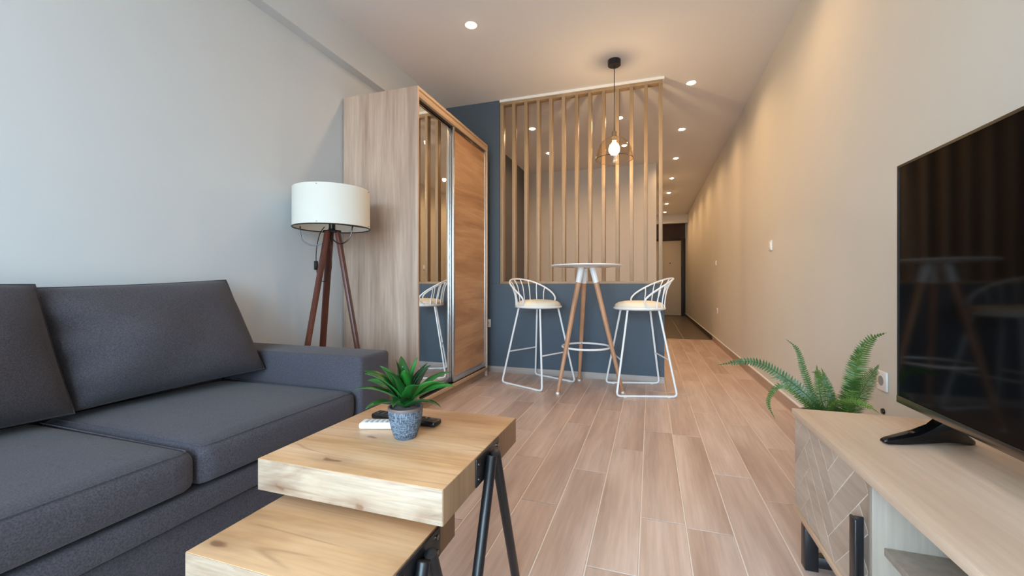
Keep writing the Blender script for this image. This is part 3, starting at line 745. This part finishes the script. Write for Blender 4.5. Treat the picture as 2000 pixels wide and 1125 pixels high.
# ------------------------------------------------------------------ fern behind the tv stand
fc = Vector((.66, 1.86, 0))
fe = thing('potted_fern', fc, 'sword fern with arching fronds growing behind the TV stand', 'potted plant')
MB().lathe([(.001, 0), (.085, 0), (.09, .004), (.118, .375), (.122, .385), (.122, .395), (.112, .395), (.108, .36), (.001, .36)], fc, 36).build('pot', mat('grey_planter', srgb(120, 118, 114), .6), fe)
MB().lathe([(.001, .355), (.108, .355), (.10, .372), (.001, .376)], fc, 24).build('soil', M['soil'], fe)
def frond(pts, wmax, n=40, face=(0,-1,0), droop=.25):
    c = catmull(pts, 10); mb = MB()
    mb.tube(c, [.0022*(1-.7*k/len(c)) for k in range(len(c))], 5)
    seg = [0]
    for a, b_ in zip(c, c[1:]): seg.append(seg[-1]+(b_-a).length)
    tot = seg[-1]
    def at_(s_):
        for k in range(len(c)-1):
            if seg[k+1] >= s_: 
                t_ = (s_-seg[k])/max(1e-9, seg[k+1]-seg[k]); return c[k].lerp(c[k+1], t_), (c[k+1]-c[k]).normalized()
        return c[-1], (c[-1]-c[-2]).normalized()
    F = Vector(face)
    for k in range(n):
        t_ = .10+.89*k/n; p, tg = at_(tot*t_)
        sd = tg.cross(F).normalized(); nr = sd.cross(tg)
        L_ = wmax*(math.sin(math.pi*min(1, (t_*.82+.18)))**.7)*(1 if t_ < .9 else .6)
        for s_ in (-1, 1):
            d = (sd*s_+tg*.32-Vector((0,0,1))*droop*.4+nr*rnd.uniform(-.25, .25)).normalized()
            w_ = tot/n*.36
            b0 = len(mb.v); q_ = p
            mb.v += [tuple(q_-tg*w_), tuple(q_+tg*w_), tuple(q_+d*L_*.55+tg*w_*.95), tuple(q_+d*L_+tg*w_*.3), tuple(q_+d*L_*.5-tg*w_*.9)]
            mb.f.append((b0, b0+4, b0+3, b0+2, b0+1))
    return mb
FR = [  # (points, pinna length)
 ([(.62,1.84,.38), (.57,1.80,.455), (.48,1.84,.535), (.39,1.90,.575), (.27,1.95,.545)], .026),
 ([(.62,1.86,.38), (.59,1.86,.45), (.555,1.86,.56), (.535,1.86,.635), (.497,1.86,.675)], .018),
 ([(.64,1.86,.38), (.62,1.88,.44), (.61,1.88,.52), (.60,1.87,.58)], .024),
 ([(.65,1.86,.38), (.655,1.88,.45), (.64,1.90,.52), (.625,1.90,.565)], .018),
 ([(.68,1.84,.38), (.69,1.82,.48), (.71,1.82,.60), (.745,1.82,.685), (.795,1.82,.715)], .040),
 ([(.69,1.87,.38), (.71,1.88,.48), (.735,1.90,.60), (.765,1.90,.675)], .032),
 ([(.70,1.86,.38), (.725,1.86,.46), (.76,1.86,.54), (.79,1.86,.595)], .040),
 ([(.67,1.86,.38), (.68,1.84,.46), (.70,1.80,.54), (.715,1.80,.55)], .036),
 ([(.63,1.83,.38), (.61,1.76,.46), (.63,1.68,.50), (.655,1.62,.50), (.665,1.565,.492)], .020),
 ([(.61,1.85,.38), (.55,1.83,.445), (.49,1.82,.50), (.455,1.83,.492), (.432,1.84,.43), (.455,1.84,.37)], .017),
 ([(.61,1.86,.38), (.56,1.88,.46), (.50,1.90,.515), (.455,1.91,.51)], .018),
 ([(.66,1.88,.38), (.66,1.94,.47), (.65,2.0,.52), (.64,2.05,.52)], .026),
]
for pts, w_ in FR:
    frond(pts, w_).build('frond', M['fern'], fe, smooth=False)

# ------------------------------------------------------------------ switches and sockets
def plate(name, x_, y_, z_, axis, label, cat, kind):
    """wall plate: axis 'x' sits on the right wall, 'y' on the partition"""
    o = thing(name, (x_, y_, z_-.04), label, cat)
    if axis == 'x':
        pt = MB().box(x_-.009, x_, y_-.041, y_+.041, z_-.041, z_+.041).build('cover_plate', M['plastic'], o, bevel=.003)
        if kind == 'switch': MB().box(x_-.013, x_-.008, y_-.024, y_+.024, z_-.028, z_+.028).build('rocker', M['plastic'], o, bevel=.002)
        else:
            MB().tube([(x_-.0098, y_, z_), (x_-.006, y_, z_)], .021, 20).build('socket_well', M['button'], o)
    else:
        MB().box(x_-.041, x_+.041, y_-.01, y_, z_-.041, z_+.041).build('cover_plate', M['plastic'], o, bevel=.003)
        MB().tube([(x_, y_-.0108, z_), (x_, y_-.006, z_)], .021, 20).build('socket_well', M['button'], o)
plate('light_switch', XR, 3.935, 1.206, 'x', 'white light switch on the right wall, the larger and nearer one', 'switch', 'switch')
plate('light_switch', XR, 6.94, 1.209, 'x', 'white light switch on the right wall, small and farther down the hallway', 'switch', 'switch')
plate('wall_socket', XR, 6.84, .497, 'x', 'small white wall socket low on the hallway wall below the far switch', 'socket', 'socket')
plate('wall_socket', XR, 2.19, .475, 'x', 'white wall socket between the fern and the television', 'socket', 'socket')
plate('wall_socket', -1.588, YP, .492, 'y', 'white wall socket on the slate-blue wall peeking out beside the wardrobe', 'socket', 'socket')
tag(MB().tube([(XR-.008, 2.187, .345), (XR, 2.187, .345)], [.011, .013], 16).build('cable_outlet', M['blackplastic'], bevel=.001, origin=(XR, 2.187, .345)), 'small dark round cable outlet on the wall behind the TV stand', 'cable outlet')
